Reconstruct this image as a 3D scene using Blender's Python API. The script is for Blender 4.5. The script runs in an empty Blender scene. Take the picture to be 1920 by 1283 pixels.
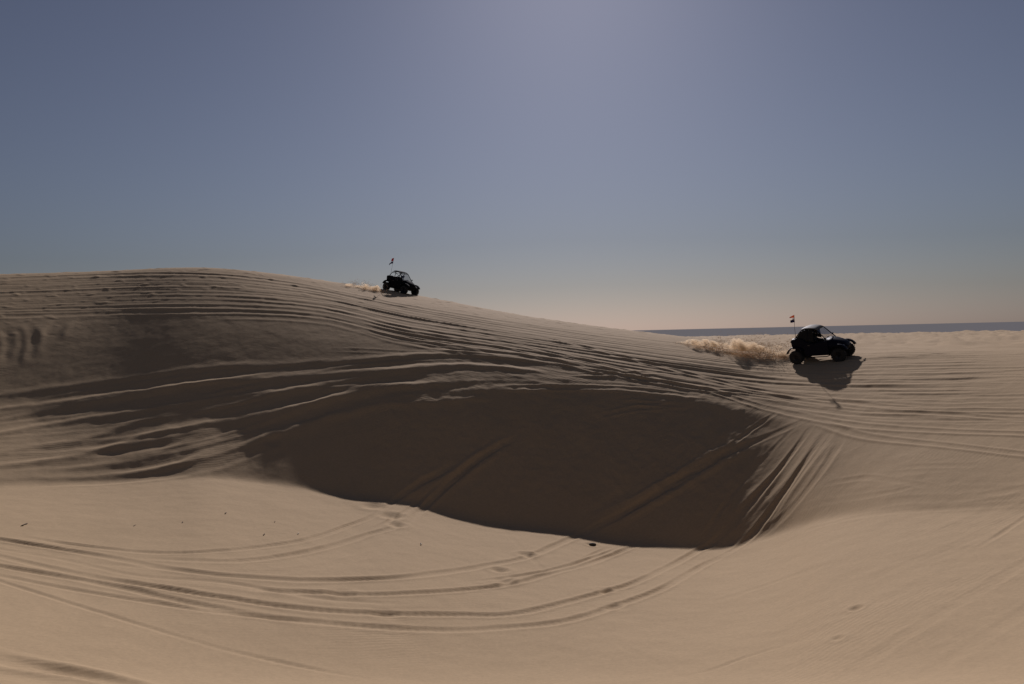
import bpy, bmesh, math, random
import numpy as np
from mathutils import Vector, Matrix

R = math.radians
random.seed(7)
rng = np.random.default_rng(7)
scene = bpy.context.scene
COL = scene.collection

# ------------------------------------------------------------------ camera
EYE = Vector((0.0, 0.0, 10.0))
FPX = 1495.0                       # focal length in pixels of the 1920 px frame
ROLL = R(1.30)
PITCH = -17.0 / FPX
_f = Vector((0, math.cos(PITCH), math.sin(PITCH)))
_r0 = Vector((1, 0, 0))
_u0 = _r0.cross(_f)
C_R = (_r0 * math.cos(ROLL) - _u0 * math.sin(ROLL)).normalized()
C_F = _f.normalized()
C_U = C_R.cross(C_F).normalized()
cd = bpy.data.cameras.new('camera')
cam = bpy.data.objects.new('camera', cd)
COL.objects.link(cam)
cd.sensor_width = 36.0
cd.lens = 36.0 * FPX / 1920.0
cd.clip_start = 0.2
cd.clip_end = 120000.0
M = Matrix((C_R, C_U, -C_F)).transposed().to_4x4()
M.translation = EYE
cam.matrix_world = M
scene.camera = cam

# ------------------------------------------------------------------ sky, sun, exposure
SUN_EL = R(29.0)
SUN_AZ = R(5.0)                    # clockwise from +Y (to the right of the view axis)
w = bpy.data.worlds.new('World')
scene.world = w
w.use_nodes = True
nt = w.node_tree
bg = nt.nodes['Background']
sky = nt.nodes.new('ShaderNodeTexSky')
sky.sky_type = 'NISHITA'
sky.sun_disc = False
sky.sun_elevation = SUN_EL
sky.sun_rotation = SUN_AZ
sky.altitude = 0
sky.air_density = 1.3
sky.dust_density = 0.42
sky.ozone_density = 5.0
hs = nt.nodes.new('ShaderNodeHueSaturation')
hs.inputs['Hue'].default_value = 0.5
hs.inputs['Saturation'].default_value = 0.53
hs.inputs['Value'].default_value = 0.2
gm = nt.nodes.new('ShaderNodeGamma')
gm.inputs['Gamma'].default_value = 1.38
mx = nt.nodes.new('ShaderNodeMix')
mx.data_type = 'RGBA'
mx.blend_type = 'MULTIPLY'
mx.inputs['Factor'].default_value = 1.0
mx.inputs['B'].default_value = (3.45, 3.32, 3.86, 1)
nt.links.new(sky.outputs[0], hs.inputs['Color'])
nt.links.new(hs.outputs[0], gm.inputs['Color'])
nt.links.new(gm.outputs[0], mx.inputs['A'])
nt.links.new(mx.outputs['Result'], bg.inputs['Color'])
bg.inputs['Strength'].default_value = 0.05

sd = bpy.data.lights.new('sun', 'SUN')
sun = bpy.data.objects.new('sun', sd)
COL.objects.link(sun)
sd.energy = 5.0
sd.angle = R(0.8)
sd.color = (1.0, 0.93, 0.945)
SDIR = Vector((math.sin(SUN_AZ) * math.cos(SUN_EL), math.cos(SUN_AZ) * math.cos(SUN_EL), math.sin(SUN_EL)))
sun.rotation_euler = SDIR.to_track_quat('Z', 'Y').to_euler()
sun.location = (0, 0, 60)

scene.view_settings.view_transform = 'Standard'
scene.view_settings.look = 'None'
scene.view_settings.exposure = -0.8
scene.view_settings.gamma = 1.0
scene.view_settings.use_curve_mapping = False
scene.cycles.max_bounces = 8
scene.cycles.volume_bounces = 4

# ------------------------------------------------------------------ helpers
def tag(o, label=None, cat=None, group=None, kind=None):
    if label: o['label'] = label
    if cat: o['category'] = cat
    if group: o['group'] = group
    if kind: o['kind'] = kind
    return o

def empty(name, loc=(0, 0, 0)):
    o = bpy.data.objects.new(name, None)
    o.empty_display_size = 0.3
    o.location = loc
    COL.objects.link(o)
    return o

def obj(name, bm, mats, parent=None, smooth=False):
    me = bpy.data.meshes.new(name)
    bmesh.ops.recalc_face_normals(bm, faces=bm.faces)
    bm.to_mesh(me)
    bm.free()
    for m in (mats if isinstance(mats, (list, tuple)) else [mats]):
        me.materials.append(m)
    if smooth:
        me.polygons.foreach_set('use_smooth', [True] * len(me.polygons))
    o = bpy.data.objects.new(name, me)
    COL.objects.link(o)
    if parent is not None:
        o.parent = parent
    return o

def ray_dir(px, py):
    px = np.asarray(px, float); py = np.asarray(py, float)
    a = (px - 960.0) / FPX
    b = -(py - 641.5) / FPX
    r, u, f = np.array(C_R), np.array(C_U), np.array(C_F)
    return a[..., None] * r + b[..., None] * u + f

def pchip(x, y, xi):
    x = np.asarray(x, float); y = np.asarray(y, float)
    h = np.diff(x); dl = np.diff(y) / h
    m = np.zeros_like(y)
    for i in range(1, len(x) - 1):
        if dl[i - 1] * dl[i] > 0:
            w1 = 2 * h[i] + h[i - 1]; w2 = h[i] + 2 * h[i - 1]
            m[i] = (w1 + w2) / (w1 / dl[i - 1] + w2 / dl[i])
    m[0] = dl[0]; m[-1] = dl[-1]
    xi = np.clip(xi, x[0], x[-1])
    k = np.clip(np.searchsorted(x, xi) - 1, 0, len(x) - 2)
    t = (xi - x[k]) / h[k]
    return ((2*t**3 - 3*t**2 + 1) * y[k] + (t**3 - 2*t**2 + t) * h[k] * m[k]
            + (-2*t**3 + 3*t**2) * y[k+1] + (t**3 - t**2) * h[k] * m[k+1])

_G = rng.random((512, 512)) * 2 * np.pi
_GX, _GY = np.cos(_G), np.sin(_G)
def pnoise(x, y):
    xi = np.floor(x).astype(np.int64); yi = np.floor(y).astype(np.int64)
    fx = x - xi; fy = y - yi
    u = fx*fx*fx*(fx*(fx*6-15)+10); v = fy*fy*fy*(fy*(fy*6-15)+10)
    def g(ix, iy, dx, dy):
        a = ix & 511; b = iy & 511
        return _GX[a, b] * dx + _GY[a, b] * dy
    n00 = g(xi, yi, fx, fy); n10 = g(xi+1, yi, fx-1, fy)
    n01 = g(xi, yi+1, fx, fy-1); n11 = g(xi+1, yi+1, fx-1, fy-1)
    return (n00*(1-u)+n10*u)*(1-v) + (n01*(1-u)+n11*u)*v

def fbm(x, y, o=3, lac=2.03, gain=0.5):
    s = 0; a = 1.0
    for i in range(o):
        s = s + a * pnoise(x * lac**i + 17.3*i, y * lac**i - 9.1*i)
        a *= gain
    return s

# ------------------------------------------------------------------ materials
def mat(name, color, rough=0.6, metal=0.0, spec=0.5, coat=0.0, var=0.0, vscale=8.0, bump=0.0, bscale=30.0):
    m = bpy.data.materials.new(name)
    m.use_nodes = True
    n = m.node_tree
    b = n.nodes['Principled BSDF']
    b.inputs['Base Color'].default_value = (*color, 1)
    b.inputs['Roughness'].default_value = rough
    b.inputs['Metallic'].default_value = metal
    b.inputs['Specular IOR Level'].default_value = spec
    b.inputs['Coat Weight'].default_value = coat
    tc = n.nodes.new('ShaderNodeTexCoord')
    if var > 0:
        no = n.nodes.new('ShaderNodeTexNoise')
        no.inputs['Scale'].default_value = vscale
        no.inputs['Detail'].default_value = 6
        n.links.new(tc.outputs['Object'], no.inputs['Vector'])
        mr = n.nodes.new('ShaderNodeMix'); mr.data_type = 'RGBA'
        mr.inputs['A'].default_value = tuple(c * (1 - var) for c in color) + (1,)
        mr.inputs['B'].default_value = tuple(min(1, c * (1 + var)) for c in color) + (1,)
        n.links.new(no.outputs['Fac'], mr.inputs['Factor'])
        n.links.new(mr.outputs['Result'], b.inputs['Base Color'])
    if bump > 0:
        nb = n.nodes.new('ShaderNodeTexNoise')
        nb.inputs['Scale'].default_value = bscale
        n.links.new(tc.outputs['Object'], nb.inputs['Vector'])
        bp = n.nodes.new('ShaderNodeBump')
        bp.inputs['Strength'].default_value = bump
        bp.inputs['Distance'].default_value = 0.02
        n.links.new(nb.outputs['Fac'], bp.inputs['Height'])
        n.links.new(bp.outputs[0], b.inputs['Normal'])
    return m

SAND = (0.55, 0.398, 0.236)

def sand_material():
    m = bpy.data.materials.new('sand')
    m.use_nodes = True
    n = m.node_tree; L = n.links
    b = n.nodes['Principled BSDF']
    b.inputs['Roughness'].default_value = 0.92
    b.inputs['Specular IOR Level'].default_value = 0.15
    g = n.nodes.new('ShaderNodeNewGeometry')
    def noise(scale, detail=5, rough=0.55, vec=None):
        t = n.nodes.new('ShaderNodeTexNoise')
        t.inputs['Scale'].default_value = scale
        t.inputs['Detail'].default_value = detail
        t.inputs['Roughness'].default_value = rough
        L.new(vec if vec else g.outputs['Position'], t.inputs['Vector'])
        return t.outputs['Fac']
    big = noise(0.07, 4)
    mid = noise(0.9, 6, 0.65)
    fine = noise(11.0, 6, 0.75)
    def mix(f, a, bb, lo=0.3, hi=0.7):
        r = n.nodes.new('ShaderNodeMapRange')
        r.inputs['From Min'].default_value = lo; r.inputs['From Max'].default_value = hi
        L.new(f, r.inputs['Value'])
        x = n.nodes.new('ShaderNodeMix'); x.data_type = 'RGBA'
        L.new(r.outputs[0], x.inputs['Factor'])
        for s, v in (('A', a), ('B', bb)):
            if isinstance(v, tuple): x.inputs[s].default_value = (*v, 1)
            else: L.new(v, x.inputs[s])
        return x.outputs['Result']
    def sc(k, t=(1, 1, 1)): return tuple(c * k * q for c, q in zip(SAND, t))
    c1 = mix(big, sc(0.94, (1, 0.985, 0.96)), sc(1.06, (1.0, 1.0, 1.03)))
    c2 = mix(mid, sc(0.93), sc(1.07))
    def mul(a, bb, fac=1.0):
        x = n.nodes.new('ShaderNodeMix'); x.data_type = 'RGBA'
        x.inputs['Factor'].default_value = fac
        L.new(a, x.inputs['A']); L.new(bb, x.inputs['B'])
        return x.outputs['Result']
    c12 = mul(c1, c2, 0.55)
    c3 = mix(fine, sc(0.80), sc(1.20))
    c = mul(c12, c3, 0.42)
    L.new(c, b.inputs['Base Color'])
    # fine relief: grain, small wind ripples bent by noise
    wv = n.nodes.new('ShaderNodeTexWave')
    wv.inputs['Scale'].default_value = 2.1
    wv.inputs['Distortion'].default_value = 7.0
    wv.inputs['Detail'].default_value = 3.0
    wv.inputs['Detail Scale'].default_value = 0.8
    mp = n.nodes.new('ShaderNodeMapping')
    mp.inputs['Rotation'].default_value = (0, 0, R(62))
    L.new(g.outputs['Position'], mp.inputs['Vector'])
    L.new(mp.outputs[0], wv.inputs['Vector'])
    msk = noise(0.22, 3)
    mr = n.nodes.new('ShaderNodeMapRange')
    mr.inputs['From Min'].default_value = 0.45; mr.inputs['From Max'].default_value = 0.7
    L.new(msk, mr.inputs['Value'])
    ml = n.nodes.new('ShaderNodeMath'); ml.operation = 'MULTIPLY'
    L.new(wv.outputs['Fac'], ml.inputs[0]); L.new(mr.outputs[0], ml.inputs[1])
    b1 = n.nodes.new('ShaderNodeBump'); b1.inputs['Distance'].default_value = 0.007
    b1.inputs['Strength'].default_value = 0.5
    L.new(ml.outputs[0], b1.inputs['Height'])
    b2 = n.nodes.new('ShaderNodeBump'); b2.inputs['Distance'].default_value = 0.012
    b2.inputs['Strength'].default_value = 0.5
    L.new(noise(3.2, 3, 0.6), b2.inputs['Height']); L.new(b1.outputs[0], b2.inputs['Normal'])
    b3 = n.nodes.new('ShaderNodeBump'); b3.inputs['Distance'].default_value = 0.005
    b3.inputs['Strength'].default_value = 0.6
    L.new(noise(26.0, 4, 0.8), b3.inputs['Height']); L.new(b2.outputs[0], b3.inputs['Normal'])
    L.new(b3.outputs[0], b.inputs['Normal'])
    return m
M_SAND = sand_material()

# ------------------------------------------------------------------ dune terrain
# profiles along lines of sight over the bowl:
# (frame x, near (y, d), foot (y, d), slope foot>lip, lip y, [slopes from the lip up to the crest], crest y)
# slopes are rise over run towards the sun; the shape follows by integrating them outwards
PROF = [
 (-420, (1283, 13.5), (915, 37.0), .40, 790, [.50,.58,.62,.62,.60,.55,.50,.46], 520),
 (   0, (1283, 14.0), (915, 35.6), .40, 790, [.50,.59,.65,.65,.62,.56,.50,.46], 510),
 ( 200, (1283, 14.5), (908, 35.3), .48, 800, [.54,.56,.57,.57,.56,.53,.50,.45], 504),
 ( 350, (1283, 15.0), (897, 34.9), .535, 810, [.60,.61,.61,.61,.585,.53,.48,.44], 497),
 ( 500, (1283, 15.3), (908, 34.3), .62, 790, [.575,.585,.595,.595,.57,.51,.46,.38], 507),
 ( 650, (1283, 15.6), (934, 33.2), .62, 757, [.55,.56,.55,.53,.48,.42,.35,.26], 530),
 ( 750, (1283, 15.8), (947, 32.5), .62, 741, [.545,.53,.50,.46,.42,.36,.29,.20], 545),
 ( 900, (1283, 16.0), (980, 32.1), .62, 729, [.525,.49,.45,.42,.38,.33,.27,.17], 575),
 (1050, (1283, 16.0), (1000, 32.0), .62, 729, [.46,.43,.40,.37,.33,.28,.22,.14], 602),
 (1200, (1283, 15.8), (1022, 31.6), .60, 734, [.44,.41,.37,.34,.30,.26,.20,.13], 622),
 (1330, (1283, 15.4), (1032, 31.3), .585, 752, [.40,.37,.34,.32,.29,.25,.19,.12], 638),
 (1440, (1283, 15.0), (1010, 31.6), .565, 777, [.37,.34,.33,.32,.30,.27,.21,.13], 652),
 (1550, (1283, 14.5), (975, 29.8), .43, 802, [.33,.32,.32,.32,.32,.31,.26,.16], 663),
 (1700, (1283, 13.9), (960, 27.3), .31, 800, [.30,.30,.30,.30,.29,.27,.22,.15], 662),
 (1920, (1283, 13.2), (960, 25.6), .27, 800, [.29,.28,.28,.26,.24,.20,.16,.12], 658),
 (2350, (1283, 12.5), (960, 23.5), .25, 800, [.26,.26,.24,.21,.18,.15,.12,.10], 655),
]
NU = 8
def knots(p):
    px, nearp, foot, sl, ylip, ms, ycr = p
    def az_beta(y):
        v = ray_dir(px, y); hz = math.hypot(v[0], v[1])
        return math.atan2(v[0], v[1]), v[2] / hz
    out = []
    a, b = az_beta(nearp[0]); out.append((a, nearp[1], b * nearp[1]))
    a, b = az_beta(foot[0]); d = foot[1]; out.append((a, d, b * d))
    ys = [foot[0], ylip] + [ylip + (ycr - ylip) * (k + 1) / NU for k in range(NU)]
    mm = [sl] + list(ms)
    for k in range(len(mm)):
        n = 24
        for q in range(n):
            a0, b0 = az_beta(ys[k] + (ys[k+1] - ys[k]) * q / n)
            a1, b1 = az_beta(ys[k] + (ys[k+1] - ys[k]) * (q + 1) / n)
            mr = mm[k] * math.cos(a0 - SUN_AZ)
            d *= math.exp((b1 - b0) / (mr - 0.5 * (b0 + b1)))
        out.append((a1, d, b1 * d))
    return out
_kn = [knots(p) for p in PROF]
NK = len(_kn[0])
KN = [[kc[k] for kc in _kn] for k in range(NK)]
print('CREST', [(p[0], round(kc[-1][1], 1), round(kc[-1][2], 2)) for p, kc in zip(PROF, _kn)])

AZ0, AZ1 = R(-37.5), R(37.5)
naz = 1240
az_in = np.linspace(AZ0, AZ1, naz)
az_l = np.linspace(-math.pi, AZ0, 50)[:-1]
az_r = np.linspace(AZ1, math.pi, 50)[1:]
AZ = np.concatenate([az_l, az_in, az_r])
NC = len(AZ)
c_in = len(az_l)

rows = [np.linspace(0.5, 12, 40)[:-1], np.linspace(12, 28, 190)[:-1], np.linspace(28, 46, 325)[:-1],
        np.linspace(46, 70, 260)[:-1], np.geomspace(70, 2600, 135)]
DD = np.concatenate(rows)
NR = len(DD)

def wob(a, seed, f):
    r = np.random.default_rng(seed)
    s = np.zeros_like(a)
    for i in range(6):
        s += np.sin(a * f * (1.55 ** i) + r.random() * 6.28) * (0.62 ** i)
    return s / 2.0

fine_d = np.arange(0, 110.01, 0.1)
def base_columns(az):
    dk = []; zk = []
    for k in range(NK):
        ak = [q[0] for q in KN[k]]
        dk.append(pchip(ak, [q[1] for q in KN[k]], az))
        zk.append(pchip(ak, [q[2] for q in KN[k]], az))
    if len(az) > 3:
        ga = np.arange(-60, 61) ; gk = np.exp(-0.5 * (ga / 24.0) ** 2); gk /= gk.sum()
        for k in range(2, NK):                            # no kinks from one profile to the next
            ins = slice(c_in, c_in + naz)
            for q in (dk, zk):
                p = np.pad(q[k][ins], 60, mode='reflect', reflect_type='odd')
                q[k] = q[k].copy(); q[k][ins] = np.convolve(p, gk, mode='valid')
    gate = 1 / (1 + np.exp((az - 0.30) / 0.04))           # calmer past the right end of the face
    dk[1] = dk[1] + 0.28 * wob(az, 1, 14) * gate
    zk[2] = zk[2] + 0.06 * wob(az, 2, 30) * gate
    dk[2] = dk[2] + 0.16 * wob(az, 3, 22) * gate
    out = np.zeros((len(fine_d), len(az)))
    sg = np.zeros((len(fine_d), len(az)))
    for j in range(len(az)):
        d5, z5 = dk[-1][j], zk[-1][j]
        far = -2.3
        t = min(1, max(0, (z5 + 1.0) / 3.0))
        z_b = z5 - 0.35 - 1.9 * t
        dd = [0, 3.0, 8.0, dk[0][j], 0.5*(dk[0][j]+dk[1][j])] + [dk[k][j] for k in range(1, NK)] + [d5 + 3, d5 + 14, 110]
        zz = [-1.7, -1.95, -1.7 + (zk[0][j] + 1.7) * 0.52, zk[0][j],
              0.5*(zk[0][j]+zk[1][j]) - 0.10] + [zk[k][j] for k in range(1, NK)] + [z5 + 0.05 - 0.15 * t, z_b, min(far, z_b)]
        out[:, j] = np.interp(fine_d, dd, zz)
        sg[:, j] = np.exp(-((fine_d - dk[2][j]) / 1.3) ** 2) + np.exp(-((fine_d - dk[1][j]) / 1.6) ** 2) * 0.8
    def blur(a, s):
        n = int(s * 3 / 0.1); k = np.exp(-0.5 * (np.arange(-n, n + 1) * 0.1 / s) ** 2); k /= k.sum()
        p = np.pad(a, ((n, n), (0, 0)), mode='edge')
        o = np.zeros_like(a)
        for i, kv in enumerate(k): o += kv * p[i:i + a.shape[0]]
        return o
    wgt = np.clip(sg, 0, 1)
    s1 = blur(out, 0.28); s2 = blur(out, 1.0)
    return s1 * wgt + s2 * (1 - wgt)

cols_b = base_columns(np.clip(AZ, R(-40), R(40)))
Z = np.zeros((NR, NC))
near = DD <= 110
for j in range(NC):
    Z[near, j] = np.interp(DD[near], fine_d, cols_b[:, j])
dfar = DD[~near]
edge = cols_b[-1]
fz = np.interp(dfar, [110, 180, 420, 1000, 1500, 2600], [0, -0.35, -2.5, -9.0, -22, -60])
Z[~near, :] = edge[None, :] + fz[:, None]

X = DD[:, None] * np.sin(AZ)[None, :]
Y = DD[:, None] * np.cos(AZ)[None, :]
# behind the camera the ground stays a gentle crest
back = np.clip((np.abs(AZ) - R(42)) / R(50), 0, 1)[None, :]
back = back * back * (3 - 2 * back)
zb = -1.7 - 0.02 * np.minimum(DD, 300)[:, None] + 0.8 * fbm(X / 25, Y / 25, 3)* np.clip(DD/20,0,1)[:, None]
zb = np.where(DD[:, None] > 500, zb - (DD[:, None] - 500) * 0.03, zb)
Z = Z * (1 - back) + zb * back

DDg = DD[:, None]
amp = np.interp(DDg, [0, 12, 30, 60, 100, 300, 1500], [0.01, 0.04, 0.05, 0.04, 0.35, 1.2, 3.0])
wl = 1.0
Z += amp * fbm(X / 7.0, Y / 5.0, 2) * np.clip((75 - DDg) / 10, 0, 1)
far_m = np.clip((DDg - 72) / 40, 0, 1)
hum = fbm(X / 22.0, Y / 38.0, 4)
Z += far_m * np.interp(DDg, [70, 150, 400, 1000], [0.2, 0.75, 1.6, 4.0]) * hum
Z += np.clip((DDg - 54) / 25, 0, 1) * np.interp(DDg, [54, 90, 200, 500], [0.2, 0.8, 1.0, 1.0]) * (np.abs(fbm(X / 6.5, Y / 9.0, 3)) - 0.2) * (AZ[None, :] > 0.15)
Z += 0.012 * fbm(X / 0.8, Y / 0.8, 3) * np.clip((75 - DDg) / 10, 0, 1)
Z0 = Z.copy()

# interpolation of the surface for placing things
azs = az_in; c0 = len(az_l)
def surf(x, y, ZZ=None):
    ZZ = Z if ZZ is None else ZZ
    x = np.asarray(x, float); y = np.asarray(y, float)
    d = np.hypot(x, y); a = np.arctan2(x, y)
    ca = np.clip((a - AZ0) / (AZ1 - AZ0) * (naz - 1), 0, naz - 1.001)
    ci = ca.astype(int); ft = ca - ci; ci = ci + c0
    ri = np.clip(np.searchsorted(DD, d) - 1, 0, NR - 2)
    fr = np.clip((d - DD[ri]) / (DD[ri + 1] - DD[ri]), 0, 1)
    return (ZZ[ri, ci]*(1-fr)*(1-ft) + ZZ[ri+1, ci]*fr*(1-ft) + ZZ[ri, ci+1]*(1-fr)*ft + ZZ[ri+1, ci+1]*fr*ft)

MARCH = np.concatenate([np.arange(8, 75, 0.08), np.geomspace(75, 400, 120)])
def hit(px, py, ZZ=None):
    """ground points (x, y) under frame pixels; nan where the ray meets no sand"""
    v = ray_dir(px, py); v = np.atleast_2d(v)
    hz = np.hypot(v[:, 0], v[:, 1])
    ux, uy, uz = v[:, 0] / hz, v[:, 1] / hz, v[:, 2] / hz
    x = ux[:, None] * MARCH; y = uy[:, None] * MARCH; z = uz[:, None] * MARCH
    g = surf(x, y, Z0 if ZZ is None else ZZ) - z
    ok = g >= 0
    i = np.argmax(ok, axis=1)
    has = ok.any(axis=1) & (i > 0)
    i = np.clip(i, 1, None)
    k = np.arange(len(i))
    g0, g1 = g[k, i - 1], g[k, i]
    t = np.clip(-g0 / np.where(np.abs(g1 - g0) < 1e-9, 1, g1 - g0), 0, 1)
    d = MARCH[i - 1] + t * (MARCH[i] - MARCH[i - 1])
    return np.where(has, ux * d, np.nan), np.where(has, uy * d, np.nan)

def catmull(P, step=7.0):
    P = np.array(P, float)
    if len(P) == 2:
        n = max(2, int(np.linalg.norm(P[1] - P[0]) / step))
        return P[0] + (P[1] - P[0]) * np.linspace(0, 1, n)[:, None]
    E = np.vstack([2*P[0]-P[1], P, 2*P[-1]-P[-2]])
    out = []
    for i in range(1, len(E) - 2):
        n = max(2, int(np.linalg.norm(E[i+1] - E[i]) / step))
        t = np.linspace(0, 1, n, endpoint=False)[:, None]
        a, b, c, d = E[i-1], E[i], E[i+1], E[i+2]
        out.append(0.5*((2*b) + (-a+c)*t + (2*a-5*b+4*c-d)*t**2 + (-a+3*b-3*c+d)*t**3))
    out.append(P[-1:])
    return np.vstack(out)

Dm = np.full((NR, NC), 1e3, np.float32)
Um = np.zeros((NR, NC), np.float32)
def carve_world(x, y, w, depth, berm, tread=0.0, fade=1.5, side=0.0, rough=0.07, vary=0.0):
    """wheel rut along ground points: groove with raised banks of pushed-up sand"""
    if len(x) < 2: return
    pad = 3.6 * w
    seg = np.hypot(np.diff(x), np.diff(y)); arc = np.concatenate([[0], np.cumsum(seg)])
    if arc[-1] < 0.5: return
    n = max(2, int(arc[-1] / 0.35)); s = np.linspace(0, arc[-1], n)
    x = np.interp(s, arc, x); y = np.interp(s, arc, y)
    a = np.arctan2(x, y); d = np.hypot(x, y)
    R0, R1, C0, C1 = NR, 0, NC, 0
    Sm = {}
    for i in range(n - 1):
        dmin, dmax = min(d[i], d[i+1]), max(d[i], d[i+1])
        pa = pad / dmin
        r0 = np.searchsorted(DD, dmin - pad); r1 = np.searchsorted(DD, dmax + pad)
        ca = (min(a[i], a[i+1]) - pa - AZ0) / (AZ1 - AZ0) * (naz - 1) + c0
        cb = (max(a[i], a[i+1]) + pa - AZ0) / (AZ1 - AZ0) * (naz - 1) + c0
        q0, q1 = max(c0, int(ca)), min(c0 + naz, int(cb) + 2)
        if q1 <= q0 or r1 <= r0: continue
        xs = X[r0:r1, q0:q1]; ys = Y[r0:r1, q0:q1]
        dx, dy = x[i+1]-x[i], y[i+1]-y[i]; L2 = dx*dx + dy*dy
        if L2 < 1e-9: continue
        t = np.clip(((xs-x[i])*dx + (ys-y[i])*dy) / L2, 0, 1)
        ex = xs - x[i] - t*dx; ey = ys - y[i] - t*dy
        dist = np.sqrt(ex*ex + ey*ey)
        sgn = np.sign(ex*dy - ey*dx); sgn[sgn == 0] = 1
        D = Dm[r0:r1, q0:q1]; U = Um[r0:r1, q0:q1]
        m = dist < np.abs(D)
        D[m] = (dist*sgn)[m]; U[m] = (s[i] + t*(s[i+1]-s[i]))[m]
        R0, R1, C0, C1 = min(R0, r0), max(R1, r1), min(C0, q0), max(C1, q1)
    if R1 <= R0 or C1 <= C0: return
    D = Dm[R0:R1, C0:C1]; U = Um[R0:R1, C0:C1]
    m = np.abs(D) < pad
    sd_ = D[m].astype(float); u = U[m].astype(float)
    xs = X[R0:R1, C0:C1][m]; ys = Y[R0:R1, C0:C1][m]
    sd_ = sd_ + rough * w * fbm(xs / 0.9, ys / 0.9, 2) * 2
    ph = random.random() * 100
    mod = 0.85 + 0.45 * pnoise(u / 5.0 + ph, u * 0 + ph) + 0.12 * pnoise(u / 0.9 + ph, u * 0 - ph)
    mod += vary * np.clip(pnoise(u / 3.1 + ph, u * 0 + 2*ph) * 1.6, -0.7, 1)
    mod = np.maximum(mod, 0.08)
    mod *= np.clip(u / fade, 0, 1) * np.clip((arc[-1] - u) / fade, 0, 1)
    q = np.abs(sd_)
    h = -depth * np.exp(-(q / w) ** 4)
    bl = np.exp(-((q - 1.45*w) / (0.55*w)) ** 2)
    h += berm * bl * (1 + side * np.sign(sd_))
    if tread > 0:
        h += tread * np.sin(2*np.pi*u/0.21) * (q < w)
    Z[R0:R1, C0:C1][m] += h * mod
    Dm[R0:R1, C0:C1] = 1e3

KD, KB, KT = 0.09, 0.20, 0.1         # overall wear: wind has softened the ruts
def track(P, w=0.2, depth=0.07, berm=0.05, **k):
    P = [tuple(p) for p in P]
    def ext(a, b, to):
        return (to, a[1] + (to - a[0]) * (a[1] - b[1]) / (a[0] - b[0]))
    if 0 <= P[0][0] <= 12: P = [ext(P[0], P[1], -90)] + P
    if 0 <= P[-1][0] <= 12: P = P + [ext(P[-1], P[-2], -90)]
    if P[0][0] >= 1905: P = [ext(P[0], P[1], 2010)] + P
    if P[-1][0] >= 1905: P = P + [ext(P[-1], P[-2], 2010)]
    depth *= KD; berm *= KB
    if 'tread' in k: k['tread'] = k['tread'] * KT
    c = catmull(P)
    x, y = hit(c[:, 0], c[:, 1])
    ok = ~np.isnan(x)
    # split where the line leaves the sand or jumps behind a crest
    run = []
    px_, py_ = None, None
    for i in range(len(x)):
        if not ok[i] or (run and math.hypot(x[i]-x[run[-1]], y[i]-y[run[-1]]) > 4.5):
            if len(run) > 3: carve_world(x[run], y[run], w, depth, berm, **k)
            run = [i] if ok[i] else []
        else:
            run.append(i)
    if len(run) > 3: carve_world(x[run], y[run], w, depth, berm, **k)

def family(Ga, Gb, n, wr, dr, br, seed, jit=6.0, lo=0.0, hi=1.0, full=0.3, tpow=1.0, **k):
    r = random.Random(seed)
    A = catmull(Ga, 20); B = catmull(Gb, 20)
    def rs(P):
        s = np.concatenate([[0], np.cumsum(np.linalg.norm(np.diff(P, axis=0), axis=1))]); s /= s[-1]
        t = np.linspace(0, 1, 80)
        return np.stack([np.interp(t, s, P[:, 0]), np.interp(t, s, P[:, 1])], 1)
    A, B = rs(A), rs(B)
    for i in range(n):
        t = (i + r.random()) / n
        t2 = t + r.uniform(-0.09, 0.09)
        tt = np.linspace(t, t2, 80)[:, None] ** tpow if tpow != 1 else np.linspace(t, t2, 80)[:, None]
        C = A*(1-tt) + B*tt
        ph = r.random()*6.28; f = r.uniform(0.6, 1.8)
        C[:, 1] += jit * 0.4 * np.sin(np.linspace(0, 6.28*f, 80) + ph)
        if r.random() < full: a, b = lo, hi
        else:
            L = r.uniform(0.25, 0.7)*(hi-lo); a = r.uniform(lo - 0.1, hi - L + 0.1); b = a + L
        a = max(0, a); b = min(1, b)
        seg = C[int(a*79):int(b*79)+1]
        if len(seg) < 4: continue
        q = r.uniform(0.5, 1.0)
        track(seg[::3], r.uniform(*wr), r.uniform(*dr)*q, r.uniform(*br)*q, **k)

KD, KB = 0.09, 0.20
# --- bench and upper face: dozens of old ruts sweeping round the bowl
U0 = [(0,522),(350,512),(560,532),(760,572),(1000,612),(1250,645),(1480,668),(1700,664),(1920,660)]
U1 = [(0,600),(350,594),(600,602),(760,640),(1000,672),(1250,712),(1480,742),(1700,748),(1920,742)]
U2 = [(0,745),(365,706),(700,680),(890,672),(1100,693),(1300,722),(1520,768),(1750,790),(1920,792)]
family(U0, U1, 34, (0.14, 0.26), (0.05, 0.11), (0.06, 0.12), 11, full=0.5, rough=0.10, jit=4)
family(U0, U1, 28, (0.11, 0.16), (0.03, 0.07), (0.05, 0.09), 12, full=0.4, lo=0.35, rough=0.1, jit=4)
family(U1, U2, 20, (0.12, 0.2), (0.02, 0.05), (0.04, 0.07), 13, full=0.3, lo=0.42, rough=0.1, jit=4)
# steeper diagonals down from the crest
S0 = [(620,560),(800,592),(1000,640),(1250,690),(1500,722),(1920,728)]
S1 = [(560,600),(760,650),(1000,720),(1200,735),(1500,772),(1920,800)]
family(S0, S1, 12, (0.13, 0.2), (0.01, 0.03), (0.03, 0.06), 14, full=0.5, rough=0.05)
KD, KB = 0.09, 0.17
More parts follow.
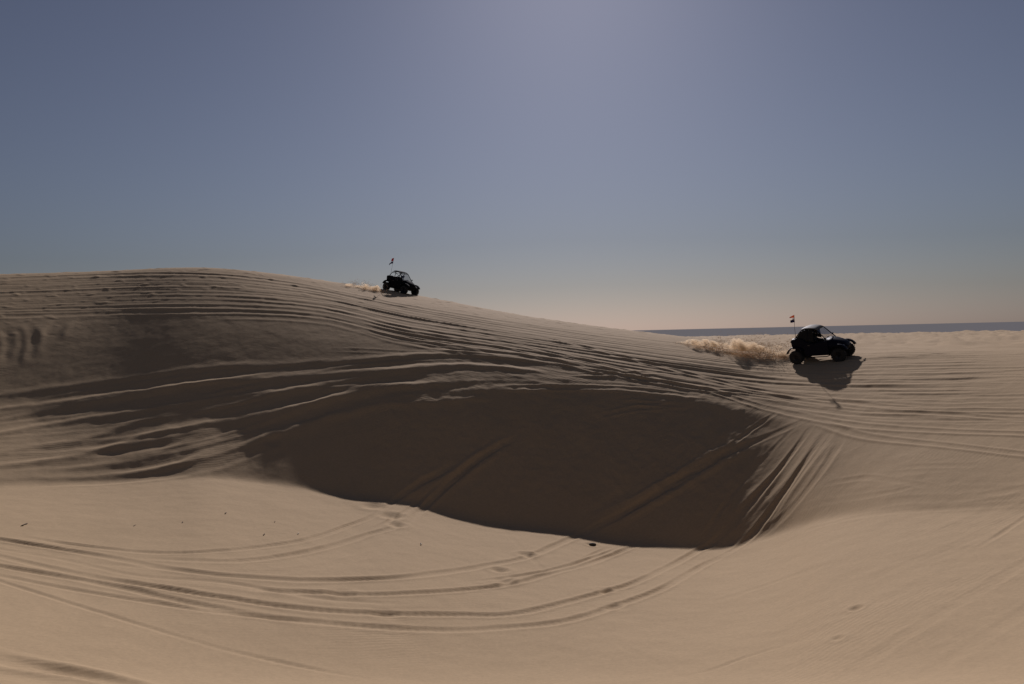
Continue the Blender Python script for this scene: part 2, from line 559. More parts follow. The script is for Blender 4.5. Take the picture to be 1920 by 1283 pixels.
# right-hand bench, level rows
B0 = [(1380,690),(1500,700),(1650,690),(1920,676)]
B1 = [(1380,750),(1500,772),(1650,790),(1920,800)]
family(B0, B1, 20, (0.10, 0.2), (0.04, 0.09), (0.06, 0.11), 15, full=0.6, rough=0.1)
family([(1600,640),(1750,636),(1920,634)], [(1500,690),(1650,680),(1920,668)], 9, (0.14, 0.26), (0.04, 0.09), (0.06, 0.10), 18, full=0.5, rough=0.1, jit=3)
KD, KB = 0.09, 0.19
# left fan
F0 = [(0,762),(365,710),(700,674),(900,670),(1040,690)]
F1 = [(0,912),(180,908),(300,893),(420,862),(560,806),(700,752),(930,729),(1100,730)]
family(F0, F1, 17, (0.25, 0.5), (0.05, 0.13), (0.07, 0.14), 16, full=0.35, jit=4, rough=0.12)
family(F0, F1, 8, (0.15, 0.3), (0.03, 0.08), (0.04, 0.08), 17, full=0.1, jit=4, hi=0.6)
KD, KB = 0.10, 0.24
# named single ruts
for P in (
  [(0,755),(130,738),(365,706),(500,697),(700,685),(822,675),(888,675),(1026,688)],
  [(0,800),(140,775),(390,735),(500,722),(640,712),(822,706)],
  [(0,862),(164,837),(292,797),(474,764),(700,720),(830,708)],
  [(90,868),(255,848),(401,815),(547,782),(700,746),(800,737),(932,727)],
  [(182,884),(292,866),(380,836),(500,802),(600,775)]):
    track(P, 0.46, 0.15, 0.17, side=0.25, rough=0.1)
for P, w_ in (
  ([(892,644),(1005,669),(1114,696),(1223,716),(1333,735),(1431,764),(1527,785),(1623,800),(1767,809),(1915,814)], 0.15),
  ([(1000,630),(1096,651),(1240,689),(1335,713),(1431,735),(1575,754),(1719,768),(1915,771)], 0.14),
  ([(960,645),(1144,689),(1287,728),(1407,738),(1520,760)], 0.13),
  ([(1527,790),(1623,819),(1767,835),(1915,852)], 0.14),
  ([(1060,702),(1140,703),(1250,700)], 0.13),
  ([(930,728),(1077,727),(1187,731),(1333,746)], 0.16),
  ([(1148,755),(1215,757),(1290,760)], 0.10),
  ([(1100,786),(1150,774),(1206,766),(1292,759)], 0.14)):
    track(P, max(0.13, w_ * 0.9), 0.03, 0.15, side=0.1, rough=0.04)
KD, KB = 0.32, 0.30
# --- ruts dropping down the shaded face and curving over the bowl floor
FL = [
 ([(1510,788),(1431,822),(1340,862),(1223,932),(1114,990),(1059,1015),(990,1045),(932,1057),(859,1070),(749,1083),(669,1087),(550,1088),(400,1077),(300,1064),(200,1045),(0,1012)], 0.30, 0.13, 0.12, 0.0),
 ([(1460,772),(1400,812),(1330,872),(1250,905),(1150,968)], 0.22, 0.06, 0.05, 0.0),
 ([(1555,800),(1500,880),(1440,965),(1390,1022),(1310,1065),(1240,1105),(1160,1135),(1060,1165),(960,1176),(825,1182),(650,1172),(500,1157),(350,1130),(200,1097),(0,1062)], 0.28, 0.10, 0.09, 0.022),
 ([(1590,800),(1548,872),(1480,958),(1405,1020)], 0.36, 0.08, 0.07, 0.0),
 ([(1525,795),(1470,870),(1410,940),(1340,1015),(1310,1032),(1260,1060),(1185,1095),(1135,1110),(1060,1130),(960,1152),(850,1153),(700,1151),(550,1140),(425,1122),(300,1102),(150,1077),(0,1044)], 0.28, 0.12, 0.11, 0.025),
 ([(1500,792),(1430,862),(1370,930),(1318,1010)], 0.2, 0.04, 0.04, 0.0),
 ([(980,815),(913,851),(859,892),(815,932),(786,961),(749,986),(695,1001),(640,1019),(550,1040),(450,1052),(330,1050),(220,1043)], 0.28, 0.10, 0.09, 0.015),
 ([(860,868),(797,902),(749,932),(706,964),(662,983),(575,1012),(450,1030),(300,1037),(165,1025),(30,1005)], 0.26, 0.11, 0.08, 0.015),
 ([(900,862),(830,905),(780,945),(735,975),(700,992)], 0.2, 0.10, 0.09, 0.0),
 ([(1195,1022),(1110,1055),(1045,1072),(960,1095),(850,1108),(700,1115),(600,1112),(450,1104)], 0.26, 0.12, 0.11, 0.02),
 ([(1145,1025),(1060,1062),(960,1082),(850,1095)], 0.2, 0.09, 0.08, 0.0),
 ([(1170,1026),(1100,1050),(1050,1068)], 0.2, 0.10, 0.10, 0.0),
 ([(0,1080),(150,1108),(350,1140),(520,1160),(640,1166)], 0.22, 0.07, 0.05, 0.0),
 ([(0,1090),(150,1137),(350,1198),(450,1225),(600,1257),(720,1278)], 0.16, 0.07, 0.04, 0.0),
 ([(0,1030),(120,1050),(260,1080),(420,1092),(600,1122),(760,1133)], 0.22, 0.06, 0.04, 0.0),
 ([(1275,1270),(1340,1255),(1390,1235),(1485,1207),(1560,1190)], 0.14, 0.06, 0.04, 0.0),
 ([(1825,1032),(1870,1005),(1915,975)], 0.15, 0.05, 0.03, 0.0),
 ([(1485,957),(1560,940),(1660,925),(1745,906)], 0.20, 0.03, 0.06, 0.0),
 ([(1530,912),(1590,900),(1640,897),(1760,915)], 0.20, 0.02, 0.04, 0.0),
 ([(940,990),(985,1035),(1060,1110),(1120,1170),(1190,1225),(1290,1262)], 0.22, 0.018, 0.012, 0.0),
 ([(1700,1283),(1790,1230),(1915,1150)], 0.3, 0.02, 0.02, 0.0),
 ([(1560,1283),(1700,1190),(1915,1060)], 0.3, 0.02, 0.02, 0.0),
]
for P, w_, dp, br, tr in FL:
    track(P, w_ * 0.52, dp, br * 0.55, tread=tr * 1.2, rough=0.08, vary=0.9)
for P, w_, br in (([(1431,822),(1340,862),(1223,932),(1120,985)], 0.26, 0.22), ([(1560,800),(1500,885),(1440,965),(1400,1010)], 0.3, 0.12),
    ([(1480,860),(1410,940),(1350,1005)], 0.2, 0.08), ([(960,828),(905,858),(850,900),(815,932)], 0.22, 0.16), ([(860,868),(797,902),(749,932)], 0.2, 0.14),
    ([(1290,890),(1250,925),(1200,965)], 0.16, 0.10)):
    track(P, w_, 0.06, br * 1.2, rough=0.08, fade=2.5)
D0 = [(1340,775),(1290,830),(1180,905),(1060,985)]
D1 = [(1530,800),(1480,880),(1400,960),(1330,1020)]
family(D0, D1, 12, (0.10, 0.22), (0.01, 0.03), (0.01, 0.04), 21, full=0.25, jit=5)
E0 = [(700,1010),(560,1045),(380,1060),(0,1015)]
E1 = [(900,1160),(650,1155),(380,1110),(0,1075)]
family(E0, E1, 9, (0.12, 0.22), (0.01, 0.035), (0.01, 0.03), 22, full=0.1, jit=8)
G0 = [(1480,900),(1600,880),(1760,860),(1915,858)]
G1 = [(1480,1010),(1600,980),(1760,960),(1915,940)]
family(G0, G1, 8, (0.12, 0.25), (0.008, 0.025), (0.008, 0.03), 23, full=0.1, jit=10)
H0 = [(1300,1120),(1500,1060),(1700,980),(1915,900)]
H1 = [(1400,1283),(1600,1230),(1780,1150),(1915,1080)]
family(H0, H1, 9, (0.15, 0.3), (0.006, 0.02), (0.005, 0.02), 24, full=0.05, jit=10)
# small bank in the near left corner
track([(-60,1222),(0,1238),(100,1258),(200,1276),(300,1300)], 0.26, 0.22, 0.20, rough=0.06)
track([(-60,1256),(60,1276),(140,1300)], 0.2, 0.05, 0.03)

# pits and footprints beside the ruts
def dent(px, py, r, dep, rim=0.3):
    x, y = hit([px], [py])
    if np.isnan(x[0]): return
    dep = dep * 0.55
    d2 = (X - x[0])**2 + (Y - y[0])**2
    m = d2 < (3*r)**2
    q = np.sqrt(d2[m]) / r
    Z[m] += -dep*np.exp(-q**2*1.6) + rim*dep*np.exp(-((q-1.5)/0.5)**2)
for a_ in ((989,1040,.28,.13),(938,1070,.26,.12),(950,1091,.3,.10),(1138,1108,.25,.08),(700,950,.4,.12),(735,968,.4,.14),
           (745,985,.3,.1),(775,940,.4,.08),(1110,1022,.2,.1),(512,826,.35,.10),(640,1113,.3,.06),(720,1152,.3,.05),(1155,1138,.3,.06),(1605,1141,.14,.09),(1570,1197,.12,.06)):
    dent(*a_)
for P in ([(15,612),(26,640),(18,690)], [(48,612),(54,640),(46,672)], [(118,600),(100,622),(96,640)]):
    track(P, 0.4, 0.05, 0.09, fade=0.6)
# clumpy slumps along the lip of the face
lipm = np.exp(-((DDg - 39.5) / 1.6) ** 2) * np.clip((AZ[None, :] + 0.15) / 0.1, 0, 1) * np.clip((0.34 - AZ[None, :]) / 0.1, 0, 1)
Z += lipm * 0.07 * fbm(X / 1.3, Y / 1.1, 3)
slip = np.exp(-((DDg - 36.0) / 3.2) ** 4) * np.clip((AZ[None, :] + 0.24) / 0.1, 0, 1) * np.clip((0.34 - AZ[None, :]) / 0.1, 0, 1)
Z += slip * (0.05 * fbm(X / 1.1 + Y * 0.3, Y / 2.6, 3) + 0.022 * fbm(X / 0.42, Y / 0.36, 2))
# clods on the crest
crest = np.exp(-((DDg - 58) / 8.0) ** 4)
cl = fbm(X / 0.9, Y / 0.55, 2)
Z += crest * 0.10 * np.clip(cl - 0.25, 0, 1)

Zw = Z + EYE.z
co = np.stack([X, Y, Zw], -1).reshape(-1, 3)
co = np.vstack([co, [[0, 0, EYE.z - 1.7]]])
ii = (np.arange(NR - 1)[:, None] * NC + np.arange(NC - 1)[None, :]).ravel()
quads = np.stack([ii, ii + NC, ii + NC + 1, ii + 1], 1)
nq = len(quads)
tri_c = len(co) - 1
tris = np.stack([np.full(NC - 1, tri_c), np.arange(NC - 1), np.arange(1, NC)], 1)
me = bpy.data.meshes.new('sand_dunes')
me.vertices.add(len(co)); me.vertices.foreach_set('co', co.astype(np.float32).ravel())
nl = nq*4 + len(tris)*3
me.loops.add(nl)
me.loops.foreach_set('vertex_index', np.concatenate([quads.ravel(), tris.ravel()]).astype(np.int32))
me.polygons.add(nq + len(tris))
me.polygons.foreach_set('loop_start', np.concatenate([np.arange(nq)*4, nq*4 + np.arange(len(tris))*3]).astype(np.int32))
me.polygons.foreach_set('use_smooth', np.ones(nq + len(tris), bool))
me.update(calc_edges=True)
me.materials.append(M_SAND)
dunes = bpy.data.objects.new('sand_dunes', me)
COL.objects.link(dunes)
tag(dunes, 'wind-blown tan sand dunes and bowl crossed by wheel ruts', kind='structure')

def ground(x, y): return float(surf(x, y)) + EYE.z
def normal(x, y, e=0.6):
    return Vector((ground(x-e, y) - ground(x+e, y), ground(x, y-e) - ground(x, y+e), 2*e)).normalized()
def at_px(px, py):
    for k in range(40):                # just under the skyline if the ray passes over it
        x, y = hit([px], [py + k], Z)
        if not np.isnan(x[0]): break
    return float(x[0]), float(y[0])

# ------------------------------------------------------------------ sea
def sea():
    m = bpy.data.materials.new('sea_water'); m.use_nodes = True
    n = m.node_tree; b = n.nodes['Principled BSDF']
    b.inputs['Base Color'].default_value = (0.27, 0.265, 0.27, 1)
    b.inputs['Roughness'].default_value = 0.95
    b.inputs['Specular IOR Level'].default_value = 0.0
    g = n.nodes.new('ShaderNodeNewGeometry')
    t = n.nodes.new('ShaderNodeTexNoise'); t.inputs['Scale'].default_value = 0.02; t.inputs['Detail'].default_value = 8
    n.links.new(g.outputs['Position'], t.inputs['Vector'])
    bp = n.nodes.new('ShaderNodeBump'); bp.inputs['Distance'].default_value = 2.0; bp.inputs['Strength'].default_value = 0.8
    n.links.new(t.outputs['Fac'], bp.inputs['Height']); n.links.new(bp.outputs[0], b.inputs['Normal'])
    bm = bmesh.new()
    zz = EYE.z - 30
    radii = [300, 1500, 4000, 12000, 90000]
    ring = []
    for r_ in radii:
        ring.append([bm.verts.new((r_*math.sin(a), r_*math.cos(a), zz)) for a in [i*2*math.pi/96 for i in range(96)]])
    for a, bb in zip(ring, ring[1:]):
        for i in range(96):
            bm.faces.new((a[i], a[(i+1) % 96], bb[(i+1) % 96], bb[i]))
    o = obj('sea', bm, m)
    tag(o, 'flat grey-blue sea along the horizon', kind='structure')
sea()

# ------------------------------------------------------------------ buggies
M_TYRE = mat('tyre_rubber', (0.018, 0.018, 0.018), 0.85, var=0.2)
M_RIM = mat('black_rim', (0.03, 0.03, 0.032), 0.4, metal=0.6)
M_TUBE = mat('cage_tube', (0.012, 0.012, 0.014), 0.6, spec=0.2)
M_PLAS = mat('black_plastic', (0.016, 0.016, 0.018), 0.7, spec=0.15, var=0.2)
M_BLACK = mat('black_paint', (0.010, 0.011, 0.014), 0.85, spec=0.04)
M_NAVY = mat('navy_paint', (0.005, 0.006, 0.016), 0.5, spec=0.10)
M_SEAT = mat('seat_vinyl', (0.03, 0.03, 0.032), 0.6, var=0.2)
M_ROOFL = mat('pale_roof', (0.20, 0.19, 0.17), 0.7, var=0.08)
M_METAL = mat('dull_metal', (0.12, 0.12, 0.12), 0.45, metal=0.8)
M_LENS = mat('lamp_lens', (0.55, 0.55, 0.52), 0.08, coat=1.0)
M_TAIL = mat('tail_lens', (0.25, 0.015, 0.012), 0.25, coat=0.6)
M_ORANGE = mat('orange_flag', (0.72, 0.25, 0.12), 0.8, var=0.1)
M_WHITEF = mat('white_cloth', (0.65, 0.6, 0.6), 0.8)
M_NAVYF = mat('dark_blue_flag', (0.03, 0.03, 0.12), 0.8)
M_RED = mat('red_flag', (0.45, 0.06, 0.07), 0.8)
M_WHIP = mat('whip_rod', (0.25, 0.2, 0.18), 0.5)
M_CLOTH = mat('dark_jacket', (0.03, 0.03, 0.035), 0.85, var=0.2)
M_HELM = mat('helmet_shell', (0.03, 0.03, 0.035), 0.25, coat=0.6)
M_SKIN = mat('skin', (0.35, 0.2, 0.14), 0.6)

for m_ in (M_ORANGE, M_WHITEF, M_NAVYF, M_RED):
    n_ = m_.node_tree; b_ = n_.nodes['Principled BSDF']
    tr_ = n_.nodes.new('ShaderNodeBsdfTranslucent'); tr_.inputs[0].default_value = b_.inputs['Base Color'].default_value
    mx_ = n_.nodes.new('ShaderNodeMixShader'); mx_.inputs[0].default_value = 0.55
    n_.links.new(b_.outputs[0], mx_.inputs[1]); n_.links.new(tr_.outputs[0], mx_.inputs[2])
    n_.links.new(mx_.outputs[0], n_.nodes['Material Output'].inputs[0])

def m_glass():
    m = bpy.data.materials.new('tinted_screen'); m.use_nodes = True
    n = m.node_tree; n.nodes.clear()
    o = n.nodes.new('ShaderNodeOutputMaterial')
    t = n.nodes.new('ShaderNodeBsdfTransparent'); t.inputs[0].default_value = (0.82, 0.82, 0.82, 1)
    g = n.nodes.new('ShaderNodeBsdfGlossy'); g.inputs['Roughness'].default_value = 0.12
    mxs = n.nodes.new('ShaderNodeMixShader'); mxs.inputs[0].default_value = 0.12
    n.links.new(t.outputs[0], mxs.inputs[1]); n.links.new(g.outputs[0], mxs.inputs[2])
    n.links.new(mxs.outputs[0], o.inputs[0])
    return m
M_GLASS = m_glass()

def add_tube(bm, pts, r, seg=8, closed=False):
    pts = [Vector(p) for p in pts]
    rings = []
    n = len(pts)
    for i, p in enumerate(pts):
        a = pts[max(0, i-1)]; b = pts[min(n-1, i+1)]
        t = (b - a).normalized()
        up = Vector((0, 0, 1)) if abs(t.z) < 0.95 else Vector((1, 0, 0))
        s = t.cross(up).normalized(); q = s.cross(t)
        rr = r[i] if isinstance(r, (list, tuple)) else r
        rings.append([bm.verts.new(p + s*math.cos(k*2*math.pi/seg)*rr + q*math.sin(k*2*math.pi/seg)*rr) for k in range(seg)])
    for a, b in zip(rings, rings[1:]):
        for k in range(seg):
            bm.faces.new((a[k], a[(k+1) % seg], b[(k+1) % seg], b[k]))
    bm.faces.new(rings[0]); bm.faces.new(rings[-1][::-1])

def rounded(pts, k=3, cut=0.25):
    out = []
    P = [Vector(p) for p in pts]
    out.append(P[0])
    for i in range(1, len(P)-1):
        a = P[i].lerp(P[i-1], min(0.45, cut*0.4/max(1e-3, (P[i-1]-P[i]).length)))
        b = P[i].lerp(P[i+1], min(0.45, cut*0.4/max(1e-3, (P[i+1]-P[i]).length)))
        for j in range(k+1):
            t = j/k
            out.append(a.lerp(P[i], t).lerp(P[i].lerp(b, t), t))
    out.append(P[-1])
    return out

def loft(bm, sections, cap=True):
    """sections: list of closed loops with the same number of points"""
    rr = [[bm.verts.new(p) for p in s] for s in sections]
    n = len(rr[0])
    for a, b in zip(rr, rr[1:]):
        for k in range(n):
            bm.faces.new((a[k], a[(k+1) % n], b[(k+1) % n], b[k]))
    if cap:
        bm.faces.new(rr[0]); bm.faces.new(rr[-1][::-1])

def side_prism(bm, prof, y0, y1, shrink=0.0, bev=0.02):
    """extrude an x-z outline between y0 and y1; the y1 face drawn in by shrink"""
    cx = sum(p[0] for p in prof)/len(prof); cz = sum(p[1] for p in prof)/len(prof)
    a = [(p[0], y0, p[1]) for p in prof]
    b = [(cx + (p[0]-cx)*(1-shrink), y1, cz + (p[1]-cz)*(1-shrink)) for p in prof]
    b2 = bmesh.new()
    loft(b2, [a, b])
    if bev > 0:
        bmesh.ops.recalc_face_normals(b2, faces=b2.faces)
        bmesh.ops.bevel(b2, geom=list(b2.edges), offset=bev, segments=2, profile=0.7, affect='EDGES', clamp_overlap=True)
    tm = bpy.data.meshes.new('tmp'); b2.to_mesh(tm); b2.free()
    bm.from_mesh(tm); bpy.data.meshes.remove(tm)

def box(bm, c, s, bev=0.02, rot=None):
    b2 = bmesh.new()
    bmesh.ops.create_cube(b2, size=1)
    for v in b2.verts:
        v.co = Vector((v.co.x*s[0], v.co.y*s[1], v.co.z*s[2]))
    if bev > 0:
        bmesh.ops.bevel(b2, geom=list(b2.edges), offset=min(bev, min(s)*0.4), segments=2, profile=0.7, affect='EDGES')
    for v in b2.verts:
        p = v.co
        if rot: p = rot @ p
        v.co = p + Vector(c)
    tm = bpy.data.meshes.new('tmp'); b2.to_mesh(tm); b2.free()
    bm.from_mesh(tm); bpy.data.meshes.remove(tm)

def lathe_y(bm, prof, seg=36, knob=None):
    """prof (y, r) turned about the y axis"""
    rr = []
    for (y, r_) in prof:
        rr.append([bm.verts.new((r_*math.cos(k*2*math.pi/seg), y, r_*math.sin(k*2*math.pi/seg))) for k in range(seg)])
    for a, b in zip(rr, rr[1:]):
        for k in range(seg):
            bm.faces.new((a[k], a[(k+1) % seg], b[(k+1) % seg], b[k]))

TR, TW = 0.385, 0.30
def tyre_mesh():
    bm = bmesh.new()
    h = TW/2
    lathe_y(bm, [(-h*0.78, 0.19), (-h*0.95, 0.22), (-h, 0.29), (-h*0.9, 0.345), (-h*0.7, 0.365), (-h*0.3, 0.372), (h*0.3, 0.372),
                 (h*0.7, 0.365), (h*0.9, 0.345), (h, 0.29), (h*0.95, 0.22), (h*0.78, 0.19)], 40)
    for k in range(20):                       # paddle lugs
        a = k*2*math.pi/20
        for s in (-1, 1):
            c = Vector((math.cos(a + s*0.06)*0.374, s*h*0.46, math.sin(a + s*0.06)*0.374))
            rt = Matrix.Rotation(-a - s*0.06, 3, 'Y')
            box(bm, c, (0.03, h*0.8, 0.045), 0, rt)
    return bm
def rim_mesh():
    bm = bmesh.new()
    h = TW/2
    lathe_y(bm, [(-h*0.75, 0.0), (-h*0.4, 0.05), (-h*0.45, 0.10), (-h*0.82, 0.175), (-h*0.84, 0.195), (h*0.84, 0.195), (h*0.82, 0.175), (h*0.45, 0.10), (h*0.4, 0.05), (h*0.75, 0.0)], 28)
    for k in range(7):
        a = k*2*math.pi/7
        for s in (-1, 1):
            add_tube(bm, [(math.cos(a)*0.05, s*h*0.72, math.sin(a)*0.05), (math.cos(a)*0.18, s*h*0.8, math.sin(a)*0.18)], 0.015, 6)
    return bm

WB, TRK = 2.30, 1.36
def wave_flag(bm, p0, length, height, tail, amp=0.04, taper=0.35, ph=0.0, droop=0.15):
    """cloth hanging off the whip rod, with thickness"""
    nx, nz = 10, 4
    g = []
    for s in (-1, 1):
        gg = []
        for i in range(nx+1):
            u = i/nx
            hh = height*(1 - taper*u)
            for j in range(nz+1):
                v = j/nz - 0.5
                p = Vector(p0) + Vector(tail)*(u*length) + Vector((0, 0, v*hh - droop*u*u*length))
                side = Vector(tail).cross(Vector((0, 0, 1))).normalized()
                p += side*(amp*math.sin(u*7 + ph + v)*u + s*0.003)
                gg.append(bm.verts.new(p))
        g.append(gg)
    st = nz+1
    for q, gg in enumerate(g):
        for i in range(nx):
            for j in range(nz):
                f = (gg[i*st+j], gg[(i+1)*st+j], gg[(i+1)*st+j+1], gg[i*st+j+1])
                bm.faces.new(f if q else f[::-1])
    per = [j for j in range(nz+1)] + [i*st+nz for i in range(1, nx+1)] + [nx*st+j for j in range(nz-1, -1, -1)] + [i*st for i in range(nx-1, 0, -1)]
    for a, b in zip(per, per[1:]+per[:1]):
        bm.faces.new((g[0][a], g[0][b], g[1][b], g[1][a]))

def buggy(paint, roof_mat, label, flags, whip, steer=0.0, cab_shade=False):
    """x forward, y left, z up, origin on the ground under the middle"""
    t = empty('dune_buggy')
    tag(t, label, 'off-road buggy', 'open buggies driving over the dunes')
    # tub and floor
    bm = bmesh.new()
    side_prism(bm, [(-0.95,0.36),(0.85,0.36),(1.12,0.50),(1.05,0.62),(-0.95,0.62)], -0.50, 0.50, 0, 0.03)
    side_prism(bm, [(-1.28,0.50),(-0.55,0.45),(-0.50,1.20),(-1.24,1.20)], -0.44, 0.44, 0, 0.03)
    side_prism(bm, [(0.50,0.45),(1.30,0.48),(1.30,0.80),(0.60,1.05),(0.50,1.05)], -0.42, 0.42, 0, 0.03)
    obj('chassis', bm, M_PLAS, t)
    # hood: lofted shell falling to the nose
    bm = bmesh.new()
    def hs_(x, wd, zl, zh, cr):
        return [(x, -wd, zl), (x, -wd, (zl+zh)/2+0.02), (x, -wd*0.78, zh-0.02), (x, -wd*0.35, zh+cr), (x, 0, zh+cr*0.7), (x, wd*0.35, zh+cr),
                (x, wd*0.78, zh-0.02), (x, wd, (zl+zh)/2+0.02), (x, wd, zl)]
    loft(bm, [hs_(0.50,0.66,0.80,1.22,0.03), hs_(0.80,0.64,0.74,1.17,0.04), hs_(1.08,0.58,0.66,1.08,0.04), hs_(1.34,0.48,0.58,0.97,0.03), hs_(1.46,0.36,0.56,0.86,0.02)])
    obj('hood', bm, paint, t, True)
    # fenders arched over each wheel
    def fender(xc, s, r0=0.50, a0=20, a1=165, wdt=0.30, zc=0.42):
        bm = bmesh.new()
        secs = []
        for i in range(9):
            a = R(a0 + (a1-a0)*i/8)
            for_ = []
            c, sn = math.cos(a), math.sin(a)
            yo, yi = s*0.80, s*(0.80-wdt)
            secs.append([(xc+c*r0, yo, zc+sn*r0), (xc+c*(r0+0.035), yo, zc+sn*(r0+0.035)),
                         (xc+c*(r0+0.05), (yo+yi)/2, zc+sn*(r0+0.06)), (xc+c*(r0+0.035), yi, zc+sn*(r0+0.045)), (xc+c*r0, yi, zc+sn*r0)])
        loft(bm, secs)
        return bm
    for s in (-1, 1):
        obj('front_fender', fender(WB/2, s, a0=25, a1=150), paint, t, True)
        obj('rear_fender', fender(-WB/2, s, a0=35, a1=160), paint, t, True)
    # side pods and doors
    for s in (-1, 1):
        bm = bmesh.new()
        side_prism(bm, [(-0.62,0.40),(0.62,0.40),(0.70,0.55),(0.66,1.20),(0.40,1.15),(-0.10,1.08),(-0.45,1.16),(-0.66,1.28),(-0.70,0.62)], s*0.58, s*0.71, 0.05, 0.02)
        dr = obj('door', bm, paint, t)
        bm = bmesh.new(); box(bm, (-0.36, s*0.722, 1.0), (0.13, 0.02, 0.03), 0.006)
        obj('door_handle', bm, M_METAL, dr)
        bm = bmesh.new()
        side_prism(bm, [(-1.34,0.80),(-0.58,0.74),(-0.52,1.26),(-0.80,1.42),(-1.30,1.40),(-1.40,1.30)], s*0.40, s*0.66, 0.10, 0.03)
        obj('rear_quarter_panel', bm, paint, t)
        bm = bmesh.new()
        add_tube(bm, rounded([(-0.72,s*0.66,0.40),(-0.6,s*0.74,0.35),(0.6,s*0.74,0.35),(0.72,s*0.66,0.42)]), 0.025)
        obj('rock_slider', bm, M_TUBE, t)
    # bed
    bm = bmesh.new()
    box(bm, (-1.0, 0, 1.22), (0.62, 0.84, 0.05), 0.01)
    box(bm, (-1.34, 0, 1.15), (0.05, 0.84, 0.4), 0.01)
    obj('cargo_bed', bm, M_PLAS, t)
    # roll cage
    bm = bmesh.new()
    for s in (-1, 1):
        add_tube(bm, rounded([(0.66,s*0.60,1.14),(0.10,s*0.50,1.78),(-0.05,s*0.49,1.84),(-0.62,s*0.50,1.87),(-0.78,s*0.53,1.78),(-1.18,s*0.56,1.34)], cut=0.2), 0.027)
        add_tube(bm, [(-0.48,s*0.62,0.95),(-0.40,s*0.50,1.825)], 0.025)
        add_tube(bm, [(-0.46,s*0.60,1.20),(-0.95,s*0.545,1.42)], 0.02)
        add_tube(bm, [(0.62,s*0.60,1.0),(0.66,s*0.58,0.55)], 0.025)
    for x, z, wv_ in ((0.08,1.76,0.50),(-0.40,1.825,0.50),(-0.66,1.82,0.50),(-0.78,1.70,0.53),(0.64,1.17,0.60),(-0.46,1.15,0.6),(-1.16,1.36,0.56)):
        add_tube(bm, [(x,-wv_,z),(x,wv_,z)], 0.023)
    add_tube(bm, [(-0.66,-0.5,1.82),(-0.46,0.6,1.15)], 0.018)
    add_tube(bm, [(-0.66,0.5,1.82),(-0.46,-0.6,1.15)], 0.018)
    obj('roll_cage', bm, M_TUBE, t, True)
    # roof
    bm = bmesh.new()
    secs = []
    for x, z, wd in ((0.14,1.765,0.44),(-0.05,1.835,0.49),(-0.30,1.875,0.50),(-0.55,1.88,0.50),(-0.76,1.82,0.48)):
        up = [(x, wd*math.sin(k*math.pi/2/4)*sg_, z + 0.04 + 0.03*math.cos(k*math.pi/2/4)) for sg_, ks in ((-1, (4,3,2,1)), (1, (0,1,2,3,4))) for k in ks]
        lo_ = [(p[0], p[1], p[2]-0.025) for p in up[::-1]]
        secs.append(up + lo_)
    loft(bm, secs)
    obj('roof', bm, roof_mat, t, True)
    if cab_shade:  # opaque black sheets added to stand for the deep shade inside the cab
        for s in (-1, 1):
            bm = bmesh.new()
            a = [(-1.08,s*0.57,1.40),(-0.10,s*0.58,1.14),(-0.12,s*0.50,1.80),(-0.62,s*0.50,1.82),(-0.78,s*0.53,1.74)]
            loft(bm, [a, [(p[0], p[1]-s*0.012, p[2]) for p in a]])
            obj('cab_shade_panel', bm, M_PLAS, t)
    # half windscreen
    bm = bmesh.new()
    a = [(0.63,-0.55,1.19),(0.63,0.55,1.19),(0.12,0.46,1.76),(0.12,-0.46,1.76)]
    b_ = [(p[0]+0.008, p[1], p[2]+0.006) for p in a]
    loft(bm, [a, b_])
    obj('windscreen', bm, M_GLASS, t)
    # dash and steering wheel
    bm = bmesh.new(); side_prism(bm, [(0.38,0.86),(0.60,0.86),(0.62,1.18),(0.44,1.12)], -0.56, 0.56, 0, 0.02)
    obj('dashboard', bm, M_PLAS, t)
    bm = bmesh.new()
    c = Vector((0.30, 0.27, 1.12)); ax = Vector((-0.85, 0, 0.5)).normalized()
    u = Vector((0, 1, 0)); v = ax.cross(u)
    ringp = [c + (u*math.cos(k*math.pi/9) + v*math.sin(k*math.pi/9))*0.16 for k in range(19)]
    add_tube(bm, ringp, 0.014, 6)
    for k in (0, 6, 12): add_tube(bm, [c, ringp[k]], 0.01, 6)
    add_tube(bm, [c, (0.46, 0.27, 0.94)], 0.018, 6)
    obj('steering_wheel', bm, M_PLAS, t, True)
    # seats
    for s in (-1, 1):
        seat = None
        bm = bmesh.new()
        side_prism(bm, [(-0.38,0.52),(0.12,0.56),(0.14,0.68),(-0.34,0.66)], s*0.27-0.22, s*0.27+0.22, 0, 0.04)
        side_prism(bm, [(-0.30,0.60),(-0.40,0.56),(-0.60,1.20),(-0.58,1.38),(-0.50,1.40),(-0.46,1.20)], s*0.27-0.20, s*0.27+0.20, 0, 0.04)
        obj('seat', bm, M_SEAT, t)
    # suspension
    for s in (-1, 1):
        bm = bmesh.new()
        add_tube(bm, [(WB/2-0.16,s*0.30,0.46),(WB/2,s*0.60,0.33)], 0.02); add_tube(bm, [(WB/2+0.16,s*0.30,0.46),(WB/2,s*0.60,0.33)], 0.02)
        add_tube(bm, [(WB/2-0.10,s*0.32,0.62),(WB/2,s*0.58,0.47)], 0.016); add_tube(bm, [(WB/2+0.10,s*0.32,0.62),(WB/2,s*0.58,0.47)], 0.016)
        obj('suspension_arm', bm, M_TUBE, t)
        bm = bmesh.new()
        add_tube(bm, [(-0.55,s*0.50,0.42),(-WB/2,s*0.58,0.40)], [0.045, 0.03])
        add_tube(bm, [(-1.28,s*0.20,0.55),(-WB/2,s*0.58,0.44)], 0.016); add_tube(bm, [(-1.28,s*0.20,0.42),(-WB/2,s*0.58,0.34)], 0.016)
        obj('suspension_arm', bm, M_TUBE, t)
